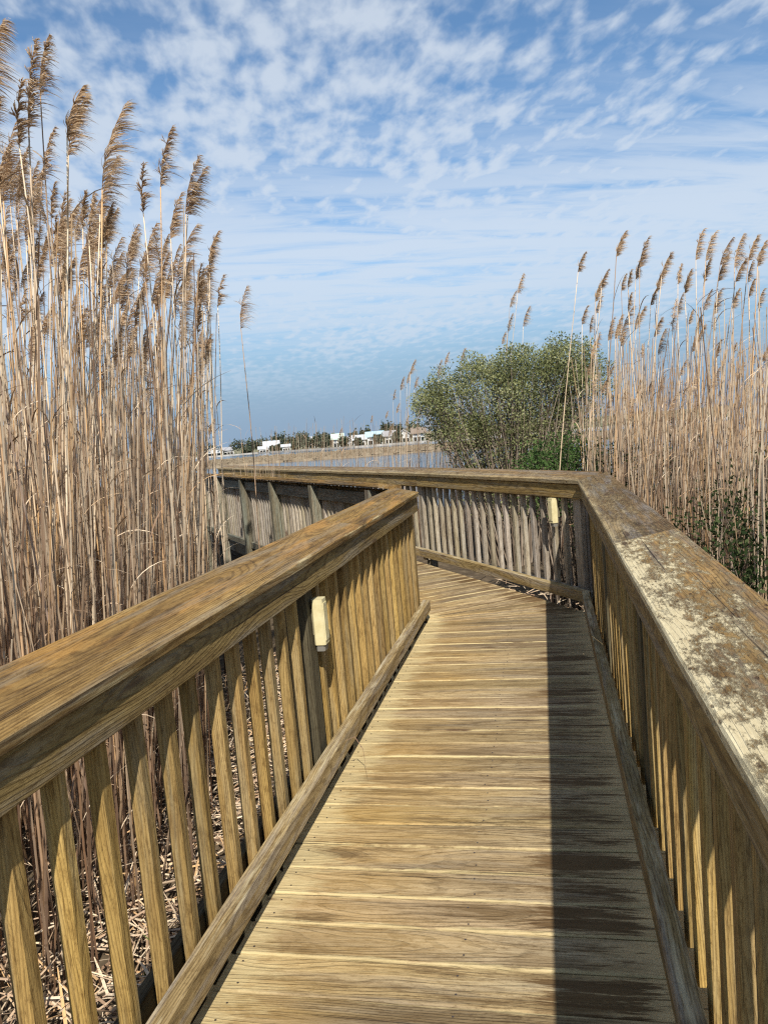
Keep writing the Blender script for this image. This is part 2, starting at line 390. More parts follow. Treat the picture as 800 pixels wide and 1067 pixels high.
far2 = railing('wooden_railing', 'distant far side railing seen only as a tan cap against the water', far_o2, D2, -N2f, 11, .0,
        [1.9, 3.7, 5.5, 7.3, 9.1], W_CAP_D, W_RAIL, W_GREY, W_GREY, W_KICK)
near2 = railing('wooden_railing', 'grey railing seen from outside with slanted posts, running left behind the near handrail', L2, D2, N2, 12, .12,
        [.35, 1.9, 3.45, 5.0, 6.55, 8.1, 9.65, 11.2], W_CAP_L, W_RAIL, W_GREY, W_POST, W_KICK, cap_start=.05, pitch=.125, cw=.215)
near2.location.z = .05

# ------------------------------------------------------------------ lights on the railings
M_CREAM = NT('cream_plastic'); M_CREAM = M_CREAM.done(M_CREAM.ramp(M_CREAM.noise(M_CREAM.n('ShaderNodeTexCoord').outputs['Object'], 25, 4), [(.3, (.50, .43, .23)), (.7, (.62, .55, .33))]), .45, .4)
M_METAL = NT('bracket_metal').done((.16, .15, .13), .45, .5)
def rail_light(label, o, d, inn):
    root = empty('railing_light', o); tag(root, label, 'light', 'box lights mounted on railing posts')
    Z = Vector((0, 0, 1))
    m = MB(); m.board(inn * .026 - Z * .105, inn * .026 + Z * .105, .072, .052, W=d, T=inn, ch=.007, segs=1, wob=0); m.build('housing', M_CREAM, root)
    m = MB(); m.board(inn * .0535 - Z * .086, inn * .0535 + Z * .086, .054, .004, W=d, T=inn, ch=.001, segs=1, wob=0); m.build('front_cover', M_CREAM, root)
    m = MB(); m.board(inn * .024 - Z * .135, inn * .024 - Z * .107, .058, .04, W=d, T=inn, ch=.006, segs=1, wob=0); m.build('lower_bracket', M_METAL, root)
    m = MB(); m.board(inn * -.014 - Z * .06, inn * -.014 + Z * .06, .04, .027, W=d, T=inn, ch=.003, segs=1, wob=0); m.build('mounting_block', W_POST, root)
    for k in (-1, 1):
        m = MB(); m.tube([inn * .055 + Z * (k * .076), inn * .0575 + Z * (k * .076)], .003, 8); m.build('screw', M_METAL, root)
    return root
rail_light('cream box light on the sunlit left railing under the cap', Vector((-1.072, 3.30, .745)), YD, INL)
rail_light('cream box light on the far railing near the right corner', FO + D1 * .43 + N1 * .0 + Vector((0, 0, .80)), D1, INF)

# ------------------------------------------------------------------ ground, water, far land
def ground_z(x, y):
    d = math.hypot(x, y)
    k = min(1, max(0, (d - 17) / 9)); k = k * k * (3 - 2 * k)
    z = GZ + (-2.9 - GZ) * k
    return z + .05 * mnoise.noise((x * .7, y * .7, 0)) * (1 - k)
WZ = -1.9
N = NT('marsh_mud'); p = N.n('ShaderNodeTexCoord').outputs['Object']
M_MUD = N.done(N.ramp(N.noise(p, 6, 6, .65), [(.3, (.045, .033, .022)), (.55, (.10, .075, .048)), (.75, (.20, .155, .10))]), .95, .1)
g = MB(); vs = []; fs = []
rs = [0, .8, 1.6, 2.4, 3.2, 4, 5, 6, 7, 8, 9, 10, 11, 12.5, 14, 16, 18, 20, 22, 24, 30, 60, 300, 2000, 9000]; NA = 72
for r in rs:
    for j in range(NA):
        a = 2 * math.pi * j / NA; x, y_ = r * math.cos(a), r * math.sin(a) ; vs.append((x, y_ + 4, ground_z(x, y_)))
for i in range(len(rs) - 1):
    for j in range(NA): fs.append((i * NA + j, (i + 1) * NA + j, (i + 1) * NA + (j + 1) % NA, i * NA + (j + 1) % NA))
g.add(vs, fs); tag(g.build('ground', M_MUD, smooth=True), kind='structure')

N = NT('bay_water'); p = N.n('ShaderNodeTexCoord').outputs['Object']; px_, py_, pz_ = N.sep(p)
N.bump(N.add(N.noise(p, .9, 4, .6), N.mul(N.noise(p, .12, 3, .5), 2.)), .35, .25)
M_WATER = N.done((.035, .065, .10), .18, .5)
w = MB(); w.add([(-9000, -9000, WZ), (9000, -9000, WZ), (9000, 9000, WZ), (-9000, 9000, WZ)], [(0, 1, 2, 3)]); tag(w.build('water', M_WATER), kind='structure')

def strip(name, pts_near, pts_far, z0, z1, mat, jit=0., sub=24):
    """a low bank of land between two outlines"""
    m = MB(); vs = []; fs = []
    for (a, b) in zip(pts_near, pts_far):
        pass
    n = sub
    def lerp(ps, k):
        k *= len(ps) - 1; i = min(int(k), len(ps) - 2); f = k - i
        return Vector(ps[i]).lerp(Vector(ps[i + 1]), f)
    for i in range(n + 1):
        a = lerp(pts_near, i / n); b = lerp(pts_far, i / n)
        a2 = a + Vector((a.x, a.y, 0)).normalized() * jit * mnoise.noise((i * .9, 1, 0))
        dv = (b - a2).normalized()
        up = z1 + .25 * jit * .1 * mnoise.noise((i * 1.7, 3, 2))
        vs += [(a2.x, a2.y, z0), (a2.x + dv.x * .8, a2.y + dv.y * .8, up), (b.x, b.y, up), (b.x + dv.x, b.y + dv.y, z0)]
    for i in range(n):
        for j in range(3): fs.append((i * 4 + j, (i + 1) * 4 + j, (i + 1) * 4 + j + 1, i * 4 + j + 1))
    m.add(vs, fs); return m.build(name, mat)
N = NT('marsh_grass'); p = N.n('ShaderNodeTexCoord').outputs['Object']
q = N.n('ShaderNodeMapping'); N.put(q.inputs[0], p); q.inputs['Scale'].default_value = (.5, .5, 1.5)
M_MARSH = N.done(N.ramp(N.noise(q.outputs[0], 1.2, 6, .7), [(.3, (.13, .10, .07)), (.5, (.21, .168, .115)), (.7, (.29, .24, .17))]), .95, .1)
mn = [onz(x, y_, WZ) for x, y_ in ((-60, 512), (150, 495), (270, 483.5), (370, 477), (430, 472), (560, 463), (760, 448))]
mf = [onz(x, y_, WZ) for x, y_ in ((-60, 504), (150, 487), (270, 477.2), (370, 471.0), (430, 466.8), (560, 456), (760, 440))]
tag(strip('marsh_island_ground', mn, mf, WZ - .5, WZ + .35, M_MARSH, 3, 60), kind='structure')
# grass standing on the island
gr = MB()
for i in range(5200):
    k = rnd.random() * .55 + .22; t = rnd.random() ** 1.6
    kk = k * (len(mn) - 1); ii = int(kk); f = kk - ii
    a = mn[ii].lerp(mn[ii + 1], f); b = mf[ii].lerp(mf[ii + 1], f); c = a.lerp(b, .02 + .9 * t)
    h = rnd.uniform(.1, .4); wd = rnd.uniform(.25, .6); sx = rnd.uniform(-.3, .3)
    gr.add([c + Vector((-wd, 0, WZ + .3 - c.z)), c + Vector((wd, rnd.uniform(-.4, .4), WZ + .3 - c.z)), c + Vector((sx, 0, WZ + .45 + h - c.z))], [(0, 1, 2)])
tag(gr.build('marsh_grass', M_MARSH), 'tan marsh grass covering the low island in the bay', 'grass', kind='stuff')

# far shore with sea wall
N = NT('shore_land'); p = N.n('ShaderNodeTexCoord').outputs['Object']
M_SHORE = N.done(N.ramp(N.noise(p, .08, 5), [(.35, (.10, .115, .05)), (.65, (.30, .26, .18))]), .95, .1)
M_SEAWALL = NT('pale_concrete'); M_SEAWALL = M_SEAWALL.done(M_SEAWALL.ramp(M_SEAWALL.noise(M_SEAWALL.n('ShaderNodeTexCoord').outputs['Object'], .4, 4), [(.3, (.26, .25, .23)), (.7, (.50, .48, .45))]), .9, .1)
fn = [onz(x, y_, WZ) for x, y_ in ((-60, 501), (150, 482.5), (270, 472.6), (370, 466.8), (430, 462.2), (560, 452.2), (760, 436))]
ff = [q_ + Vector((q_.x, q_.y, 0)).normalized() * 900 for q_ in fn]
tag(strip('far_shore_land', fn, ff, WZ - .5, WZ + .5, M_SHORE, 0, 60), kind='structure')
sw = MB()
for i in range(len(fn) - 1):
    a, b = fn[i], fn[i + 1]; dv = (b - a).normalized(); nv = Vector((dv.y, -dv.x, 0))
    A = a + nv * .5; B = b + nv * .5
    z0, z1 = WZ - .4, WZ + .55
    vs = [(A.x, A.y, z0), (B.x, B.y, z0), (B.x, B.y, z1), (A.x, A.y, z1)]
    vs += [(x - nv.x * .45, y_ - nv.y * .45, z) for x, y_, z in vs]
    sw.add(vs, [(0, 1, 2, 3), (7, 6, 5, 4), (3, 2, 6, 7), (0, 4, 5, 1)])
tag(sw.build('sea_wall', M_SEAWALL), 'long pale sea wall along the far shore under the houses', 'wall')

def flat(name, c, rough=.8): return NT(name).done(c, rough, .2)
PAINT = {'white': flat('white_siding', (.52, .52, .51)), 'cream': flat('cream_siding', (.52, .49, .42)), 'grey': flat('grey_siding', (.46, .48, .50)), 'blue': flat('blue_siding', (.42, .52, .60))}  # siding toned down in colour, standing in for distance haze
ROOF = {'grey': flat('grey_roof', (.30, .30, .31)), 'white': flat('white_metal_roof', (.46, .48, .50), .5), 'brown': flat('brown_roof', (.20, .16, .13)), 'green': flat('pale_green_roof', (.45, .56, .50)), 'blue': flat('pale_blue_roof', (.36, .50, .56))}
M_GLASS = flat('window_glass', (.13, .15, .17), .3)  # glass lightened in colour to fade its contrast like haze
def shore_pt(x, back):
    """point on the far shore at photo column x, 'back' metres behind the sea wall"""
    v = at(x, 470, 1) - CAM; v = Vector((v.x, v.y, 0)).normalized()
    for i in range(len(fn) - 1):
        a, b = fn[i], fn[i + 1]; e = b - a
        den = v.x * e.y - v.y * e.x
        if abs(den) < 1e-9: continue
        s = (a.x * e.y - a.y * e.x) / den; t = (a.x * v.y - a.y * v.x) / den
        if 0 <= t <= 1: return Vector((v.x * s, v.y * s, 0)) + v * back
    return fn[0]
def house(x0, x1, back, wall_h, roof_h, wall, roof, label, gable='side', stilts=0., rows=2):
    wall_h *= .54; roof_h *= .62
    c = shore_pt((x0 + x1) / 2, back); dist = math.hypot(c.x, c.y); wd = (x1 - x0) / F * dist * .98; dp = min(wd * .9, 10)
    z0 = WZ + .45
    root = empty('house', (c.x, c.y, z0)); tag(root, label, 'house', 'houses along the far shore')
    v = Vector((c.x, c.y, 0)).normalized(); root.rotation_euler = (0, 0, math.atan2(v.y, v.x) - math.pi / 2)
    hw, hd = wd / 2, dp / 2
    m = MB(); m.box((-hw, -hd, stilts), (hw, hd, stilts + wall_h))
    if gable == 'front': m.add([(-hw, -hd, stilts + wall_h), (hw, -hd, stilts + wall_h), (0, -hd, stilts + wall_h + roof_h), (-hw, hd, stilts + wall_h), (hw, hd, stilts + wall_h), (0, hd, stilts + wall_h + roof_h)], [(0, 1, 2), (5, 4, 3)])
    m.build('wall', PAINT[wall], root)
    zt = stilts + wall_h; e = .5; th = .25
    m = MB()
    if gable == 'front': prof = [(-hw - e, zt - .3), (0, zt + roof_h), (hw + e, zt - .3)]; f3 = lambda a, z, k: (a, (-hd - e) if k == 0 else (hd + e), z)
    else: prof = [(-hd - e, zt - .3), (0, zt + roof_h), (hd + e, zt - .3)]; f3 = lambda a, z, k: ((-hw - e) if k == 0 else (hw + e), a, z)
    vs = [f3(a, z, k) for k in (0, 1) for a, z in prof] + [f3(a, z + th, k) for k in (0, 1) for a, z in prof]
    m.add(vs, [(0, 1, 4, 3), (1, 2, 5, 4), (6, 9, 10, 7), (7, 10, 11, 8), (0, 6, 7, 1), (1, 7, 8, 2), (3, 4, 10, 9), (4, 5, 11, 10), (0, 3, 9, 6), (2, 8, 11, 5)]); m.build('roof', ROOF[roof], root)
    nw = max(2, int(wd / 3))
    for r in range(rows):
        for i in range(nw):
            xx = -hw + wd * (i + .5) / nw; zz = stilts + wall_h * (r + .5) / rows
            m = MB(); m.box((xx - .4, -hd - .06, zz - .45), (xx + .4, -hd - .003, zz + .45)); m.build('window', M_GLASS, root)
    m = MB(); m.box((-hw * .9, -hd - 1.8, stilts + wall_h * .48), (hw * .9, -hd - .07, stilts + wall_h * .48 + .2))
    for i in range(4): xx = -hw * .88 + i * hw * 1.76 / 3; m.box((xx - .1, -hd - 1.75, 0), (xx + .1, -hd - 1.55, stilts + wall_h * .48 - .003))
    m.build('porch', PAINT['white'], root)
    if stilts:
        m = MB()
        for i in range(4):
            for k in (-1, 1): xx = -hw * .9 + i * hw * .6; m.box((xx - .15, k * hd * .8 - .15, 0), (xx + .15, k * hd * .8 + .15, stilts - .003))
        m.build('stilts', PAINT['white'], root)
house(214, 232, 9, 3.6, 1.8, 'white', 'grey', 'white gabled house at left end of far shore, partly behind reed stalks', 'front')
house(233, 243.5, 16, 3.4, 1.4, 'white', 'grey', 'small white house just left of the large round shore tree', 'side')
house(276, 291, 14, 3.0, 3.2, 'white', 'white', 'white house with the tall steep pale roof right of the round tree', 'side')
house(270, 281, 5, 2.4, 1.0, 'cream', 'white', 'low cream house at the water below the steep pale roof', 'side', rows=1)
house(294.5, 303, 4, 2.9, .7, 'grey', 'white', 'grey flat-roofed boathouse on the sea wall among trees', 'side', rows=1)
house(322, 332, 30, 5.2, 1.6, 'white', 'white', 'white roof showing above the tree row on the far shore', 'side')
house(347.5, 358.5, 12, 4.8, 2.2, 'cream', 'green', 'cream house with pale green roof at right end of the tree row', 'side')
house(360, 367.5, 9, 3.6, 1.4, 'white', 'grey', 'narrow white house right of the green-roofed one', 'front')
house(369, 382, 8, 3.6, 1.6, 'white', 'white', 'wide white house with white roof and dark windows mid shore', 'side')
house(383.5, 400, 12, 4.6, 1.8, 'white', 'blue', 'white house with the pale blue roof on far shore', 'side')
house(402, 413, 10, 4.2, 1.8, 'cream', 'grey', 'cream house right of the blue-roofed house behind thin reeds', 'side')
house(416, 428, 14, 4.2, 2.0, 'white', 'grey', 'white house behind reeds just left of the bush', 'front')
house(431, 444, 10, 4.4, 2.0, 'white', 'brown', 'white house with brown roof behind left edge of the bush', 'side')

def leafmat(name, a, b, c, trans=.25):
    N = NT(name); bx, by, bz = N.sep(N.attr('bco'))
    col = N.ramp(bx, [(.1, a), (.5, b), (.95, c)])
    return N.thin(col, trans)
M_FAR_LEAF = leafmat('far_foliage', (.05, .065, .045), (.08, .095, .062), (.12, .13, .085))  # greyed leaf colours carry the haze over the far shore
M_BARK = flat('bark', (.15, .12, .09), .95)
def leaf_cloud(m, c, rx, ry, rz, n, size, seed=0, shell=.55):
    for i in range(n):
        while True:
            d = Vector((rnd.gauss(0, 1), rnd.gauss(0, 1), rnd.gauss(0, 1)))
            if d.length > .01: break
        d.normalize(); r = shell + (1 - shell) * rnd.random()
        r *= .78 + .5 * mnoise.noise(d * 1.9 + Vector((seed, seed * .7, 0)))+.12
        p = Vector((c[0] + d.x * rx * r, c[1] + d.y * ry * r, c[2] + d.z * rz * r))
        s = size * rnd.uniform(.6, 1.4)
        a = Vector((rnd.gauss(0, 1), rnd.gauss(0, 1), rnd.gauss(0, .6))).normalized(); b = a.cross(Vector((rnd.gauss(0, 1), rnd.gauss(0, 1), rnd.gauss(0, 1)))).normalized()
        m.add([p - a * s, p + b * s * .55, p + a * s, p - b * s * .55], [(0, 1, 2, 3)], None, (rnd.random(), rnd.random(), rnd.random()))
def shore_tree(x0, x1, back, ytop_h, label, grp='trees between the far houses'):
    ytop_h *= 1.12; x0 -= 1; x1 += 1
    c = shore_pt((x0 + x1) / 2, back); dist = math.hypot(c.x, c.y); wd = (x1 - x0) / F * dist; z0 = WZ + .45
    root = empty('shore_tree', (c.x, c.y, z0)); tag(root, label, 'tree', grp)
    m = MB(); m.tube([(0, 0, -.2), (.1, 0, ytop_h * .3), (0, .1, ytop_h * .7)], [.35, .28, .12], 6); m.build('trunk', M_BARK, root)
    m = MB(); n = max(2, int(wd / 3.2)); sd = rnd.random() * 50
    for i in range(n):
        xx = -wd / 2 + wd * (i + .5) / n
        hh = ytop_h * (1 - .28 * abs(2 * (i + .5) / n - 1) ** 2) * rnd.uniform(.9, 1.05)
        leaf_cloud(m, (xx * cyv(c) , xx * syv(c), hh * .52), wd / n * .85, wd / n * .8 + .8, hh * .52, 330, .42, sd + i, .3)
    m.build('crown', M_FAR_LEAF, root)
def cyv(c): v = Vector((c.x, c.y, 0)).normalized(); return v.y
def syv(c): v = Vector((c.x, c.y, 0)).normalized(); return -v.x
for a in [(244, 264, 8, 6.0, 'large round dark tree near left end of the far shore'), (261, 279, 12, 5.6, 'dark tree touching the left side of the steep pale roof'),
          (286, 298, 32, 7.0, 'tree rising behind the grey boathouse roof'), (290.5, 295, 7, 2.6, 'small low tree at the water left of the grey boathouse'), (300, 313, 18, 5.6, 'tree just right of the grey boathouse'), (311, 322, 20, 6.0, 'tree left of the white roof in the tree row'),
          (319, 333, 12, 4.3, 'broad low tree in front of the white roof in tree row'), (331, 342, 14, 5.3, 'tree right of the white roof in tree row'), (340, 350, 10, 5.0, 'tree against the left wall of the green-roofed house'),
          (366, 373, 20, 4.5, 'tree in the gap before the wide white house'), (378, 386, 25, 5.5, 'tree between the wide white house and blue roof'), (400, 408, 25, 6.4, 'tree behind the cream house by the blue-roofed house'), (410, 420, 24, 6.2, 'tree behind the gap between cream and white houses near bush'),
          (254, 262, 3, 2.6, 'low shrub-like tree at the water below the round tree'), (283, 289, 3, 2.2, 'low tree in front of the steep pale roofed house'), (306, 312, 4, 2.8, 'small tree at the water right of the boathouse'), (334, 340, 4, 3.0, 'small tree at the water in the middle of the shore'), (356, 362, 4, 3.0, 'small tree in front of the gap right of the green roof'), (372, 376, 3, 2.4, 'small tree in front of the wide white house'), (392, 398, 3, 2.8, 'small tree before the blue-roofed house'), (412, 418, 5, 3.2, 'small tree before the gap beside the cream house'),
          (206, 224, 20, 5.4, 'tree behind the leftmost white house, mostly behind reeds'), (426, 440, 26, 6.0, 'tree behind the houses at the left edge of the bush')]:
    shore_tree(*a)

# ------------------------------------------------------------------ reeds
def reedmat(name, plume=False):
    N = NT(name); gx, gy, gz = N.sep(N.attr('gco')); bx, by, bz = N.sep(N.attr('bco'))
    oi = N.n('ShaderNodeObjectInfo').outputs['Random']
    v = N.math('FRACT', N.add(bx, oi))
    if plume:
        col = N.ramp(v, [(0, (.34, .215, .12)), (.35, (.52, .36, .22)), (.7, (.66, .50, .33)), (1, (.76, .62, .45))])
        col = N.mix(N.mul(N.sub(gx, 1.3), .5), col, (.56, .45, .31))
    else:
        col = N.ramp(v, [(0, (.20, .125, .08)), (.2, (.43, .30, .19)), (.42, (.62, .49, .34)), (.70, (.70, .58, .42)), (.86, (.60, .37, .17)), (1, (.32, .24, .19))])
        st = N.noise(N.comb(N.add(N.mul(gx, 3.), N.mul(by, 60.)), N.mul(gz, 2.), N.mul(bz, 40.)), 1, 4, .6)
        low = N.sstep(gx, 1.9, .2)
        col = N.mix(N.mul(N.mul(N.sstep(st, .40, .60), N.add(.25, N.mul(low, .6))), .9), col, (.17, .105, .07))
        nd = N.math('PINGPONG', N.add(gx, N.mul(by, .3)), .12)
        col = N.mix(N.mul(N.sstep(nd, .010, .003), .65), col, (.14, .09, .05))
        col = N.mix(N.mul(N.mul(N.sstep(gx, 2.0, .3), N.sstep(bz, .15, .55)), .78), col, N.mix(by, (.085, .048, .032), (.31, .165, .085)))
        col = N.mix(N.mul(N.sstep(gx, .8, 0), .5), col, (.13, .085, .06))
    if plume: return N.thin(col, .4)             # thin dry tissue lets some light through
    return N.done(col, .6, .25)
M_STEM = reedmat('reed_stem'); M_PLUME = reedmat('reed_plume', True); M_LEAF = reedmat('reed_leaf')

def stem_pts(base, h, lean, bend, n=7, kink=.02):
    """lean, bend: horizontal vectors; returns the centre line from base to tip"""
    pts = []; s = rnd.uniform(0, 99)
    for i in range(n + 1):
        k = i / n
        p = Vector(base) + Vector((0, 0, h * k)) + lean * (h * k) + bend * (h * k * k)
        p += Vector((mnoise.noise((s, k * 2.5, 0)), mnoise.noise((s, k * 2.5, 5)), 0)) * kink * (1 if i else 0)
        pts.append(p)
    return pts
def add_plume(m, tip, axis_dir, wind, L, dens=1.):
    axis_dir = axis_dir.normalized(); up = Vector((0, 0, 1)); sd = wind.cross(up).normalized()
    ax = []
    for i in range(9):
        k = i / 8; ax.append(tip + axis_dir * (L * k) + wind * (L * .30 * k * k) - up * (L * .06 * k * k))
    wst = rnd.uniform(.22, .40); dro = rnd.uniform(.20, .46)
    m.tube(ax, [.0022 - .0016 * i / 8 for i in range(9)], 3, (.35, .5, .5), cap=False)
    nb = int(82 * dens); gap = rnd.uniform(0, 99)
    for i in range(nb):
        k = .0 + .97 * (i / nb); j = min(int(k * 8), 7); f = k * 8 - j
        o = ax[j].lerp(ax[j + 1], f)
        bl = L * (.40 * (1 - k) ** .7 + .12) * rnd.uniform(.65, 1.15) * (.55 + .45 * min(1, k * 6))
        bl *= .55 + .9 * (.5 + .5 * mnoise.noise((gap, k * 7, 0)))
        az = rnd.gauss(0, 1.05)
        hd = wind * math.cos(az) + sd * math.sin(az)
        br = rnd.random()
        for q in range(5):
            d0 = (axis_dir * rnd.uniform(.7, 1.5) + hd * rnd.uniform(.3, .9) + sd * rnd.gauss(0, .18)).normalized()
            ln = bl * rnd.uniform(.5, 1.05); pp = o.copy(); pts = [pp.copy()]; d = d0
            for s in range(4):
                d = (d + wind * wst - up * dro + Vector((rnd.gauss(0, .05), rnd.gauss(0, .05), 0))).normalized(); pp = pp + d * (ln / 4); pts.append(pp.copy())
            w = rnd.uniform(.0020, .0046)
            side = d0.cross(Vector((rnd.gauss(0, 1), rnd.gauss(0, 1), rnd.gauss(0, 1)))).normalized()
            m.ribbon(pts, [w * .5, w, w * 1.15, w * .9, w * .15], side, (min(1, max(0, br * .6 + rnd.random() * .4)), rnd.random(), rnd.random()))
def add_leaf(m, p, wind, ln=None):
    ln = ln or rnd.uniform(.14, .38); az = rnd.gauss(0, .8)
    hd = Matrix.Rotation(az, 3, 'Z') @ wind; up = Vector((0, 0, 1)); d = (hd * .55 + up).normalized(); pp = Vector(p); pts = [pp.copy()]
    dr = rnd.uniform(.15, .6)
    for s in range(5):
        d = (d + hd * .12 - up * dr * .6).normalized(); pp = pp + d * (ln / 5); pts.append(pp.copy())
    side = hd.cross(up).normalized(); w = rnd.uniform(.004, .010)
    m.ribbon(pts, [w * .7, w, w, w * .8, w * .5, .0006], (side + Vector((rnd.gauss(0, .3), rnd.gauss(0, .3), rnd.gauss(0, .3)))).normalized())
WIND = (VR * .96 + VF * -.2).normalized()
# prototypes, built pointing along +X = wind, unit height 3.6 m
PROTO = []
for k in range(18):
    h = 3.6; X = Vector((1, 0, 0)); m = MB()
    L = rnd.uniform(.25, .40) if k < 10 else rnd.uniform(.17, .27); hs = h - L * .9
    pts = stem_pts((0, 0, 0), hs, X * rnd.uniform(-.02, .03), X * rnd.uniform(.0, .03) + Vector((0, rnd.uniform(-.02, .02), 0)), 9, .03)
    r0 = rnd.uniform(.0052, .0078); m.tube(pts, [r0 * (1 - .55 * i / 9) for i in range(10)], 5, (rnd.random(), rnd.random(), rnd.random()))
    st = m.mesh('reed', M_STEM, True)
    m = MB(); ad = (pts[-1] - pts[-2]).normalized(); add_plume(m, pts[-1], ad, X, L, rnd.uniform(.7, 1.1)); pl = m.mesh('plume', M_PLUME)
    lf = []
    for q in range(rnd.randint(2, 4)):
        m = MB(); add_leaf(m, pts[rnd.randint(3, 8)], X); lf.append(m.mesh('leaf_blade', M_LEAF))
    tip = pts[-1] + ad * L * .95 + X * L * .3
    PROTO.append((st, pl, lf, tip))
def reed(px, py, d, label, grp, leaves=True, gz=None, spin=0.5, plume=True, lean=None):
    """a reed whose tip shows near photo pixel (px, py) at depth d; stands on the ground"""
    st, pl, lf, tip = rnd.choice(PROTO[6:] if grp == GRR else PROTO[:14])
    t = at(px, py, d)
    lean = rnd.gauss(.075, .035) if lean is None else lean          # wind lean, radians towards WIND
    sp = rnd.gauss(0, spin); th = math.atan2(WIND.y, WIND.x) + sp
    gz_ = ground_z(t.x, t.y - 4) if gz is None else gz
    h = t.z - gz_ + .03; s = h / tip.z; hs = min(max(s, .7), 1.15)
    Q = Matrix.Rotation(lean, 4, Vector((0, 0, 1)).cross(WIND)) @ Matrix.Rotation(th, 4, 'Z')
    off = Q.to_3x3() @ (Vector(tip) * s)
    base = Vector((t.x - off.x, t.y - off.y, t.z - off.z))
    o = bpy.data.objects.new('reed', st); COL.objects.link(o)
    o.matrix_world = Matrix.Translation(base) @ Q @ Matrix.Diagonal((s, s, s, 1))
    tag(o, label, 'reed', grp)
    if plume: c = bpy.data.objects.new('plume', pl); COL.objects.link(c); c.parent = o
    for me in (lf if leaves else []): c = bpy.data.objects.new('leaf_blade', me); COL.objects.link(c); c.parent = o
    return o
GL = 'tall plumed reeds of the left bed'; GRR = 'tall plumed reeds of the right bed'; GB = 'thin reeds by the water'
# skyline plumes on the left, read from the photograph (tip x, y, depth)
skyl = [(6, 18, 3.1), (2, 98, 3.3), (24, 80, 3.2), (38, 38, 3.2), (52, 34, 3.3), (88, 88, 3.5), (92, 96, 3.9), (133, 104, 3.7), (124, 160, 4.3), (180, 130, 4.0), (150, 168, 4.2), (208, 160, 4.5), (216, 172, 4.6),
        (100, 200, 4.4), (68, 225, 4.2), (30, 150, 3.7), (10, 150, 3.6), (190, 200, 4.6), (228, 240, 5.2), (234, 285, 5.6), (14, 260, 4.2), (48, 258, 4.6), (118, 210, 4.4), (140, 240, 4.8), (164, 230, 4.6), (176, 262, 5.0),
        (206, 232, 5.0), (222, 262, 5.2), (96, 240, 4.7), (78, 268, 4.8), (130, 285, 5.2), (150, 300, 5.4), (200, 270, 5.4), (212, 290, 5.6), (58, 130, 3.7), (20, 120, 3.5)]
for i, (x, y_, d) in enumerate(skyl):
    lab = 'tall dry reed with brown plume on the skyline of the left bed'
    if (x, y_) == (52, 34): lab = 'tallest reed of the left bed, its dark heavy plume bent to the right'
    if (x, y_) == (216, 172): lab = 'reed with the darkest compact plume at the right edge of left bed'
    reed(x, y_, d, lab, GL, spin=.45)
reed(258, 296, 6.2, 'lone thin reed leaning right in the gap beside the left bed', GL, leaves=False, lean=.03, spin=.2)
for i in range(156):
    x = rnd.uniform(-20, 226); y0_ = 130 + x * .55 + 15 + 170 * rnd.random() ** 1.3; d = 4.0 + rnd.random() * 3.2 + x * .004
    reed(x, y0_, d, 'dry tan reed with small plume inside the dense left bed', GL, leaves=rnd.random() < .7, spin=.6)
skyr = [(610, 262, 6.6), (652, 240, 7.2), (676, 246, 7.0), (634, 280, 6.8), (628, 290, 7.2), (700, 262, 7.0), (692, 278, 7.3), (733, 238, 6.6), (746, 240, 7.0), (720, 280, 7.0), (764, 246, 6.6), (775, 242, 7.0), (790, 244, 6.6),
        (798, 250, 6.3), (760, 262, 6.8), (778, 268, 6.9), (740, 268, 7.2), (668, 268, 7.2), (658, 280, 7.4), (612, 318, 7.4), (640, 330, 7.6), (684, 300, 7.5), (705, 310, 7.5), (752, 300, 7.2), (770, 300, 7.1), (786, 290, 7.0), (796, 300, 6.8), (722, 322, 7.5), (660, 318, 7.6), (690, 330, 7.6), (745, 330, 7.5)]
for x, y_, d in skyr:
    lab = 'pale slender reed with feathery plume on the skyline of the right bed'
    if (x, y_) == (610, 262): lab = 'reed leaning across the right side of the bush, tall narrow plume'
    if (x, y_) == (652, 240): lab = 'single pale reed plume highest at the left side of the right bed'
    reed(x, y_, d, lab, GRR, spin=.45, lean=.12 if x == 610 else rnd.gauss(.05, .03))
for i in range(60):
    x = rnd.uniform(608, 840); y_ = 262 + rnd.random() ** .8 * 170 - (x - 610) * .03; d = rnd.uniform(6.4, 9)
    reed(x, y_, d, 'pale tan reed standing inside the right bed', GRR, leaves=rnd.random() < .6, spin=.6, lean=rnd.gauss(.03, .04))
for x, y_, d in [(546, 284, 13), (538, 302, 13.4), (534, 326, 13.2), (552, 318, 13.3), (527, 345, 13.6), (433, 374, 13), (428, 386, 13.6), (421, 392, 13.2), (436, 392, 13.8), (412, 405, 13.4), (416, 420, 14), (404, 428, 14), (468, 366, 14), (460, 374, 14.2), (485, 362, 14.4), (410, 440, 14), (398, 450, 14.5), (388, 432, 14), (426, 432, 14), (370, 448, 15), (356, 446, 15), (440, 420, 14)]:
    lab = 'thin reed with a plume rising above the top of the bush' if x > 450 and x < 580 else 'thin pale reed standing against the bay left of the bush'
    reed(x, y_, d, lab, GB, leaves=False, spin=.35)

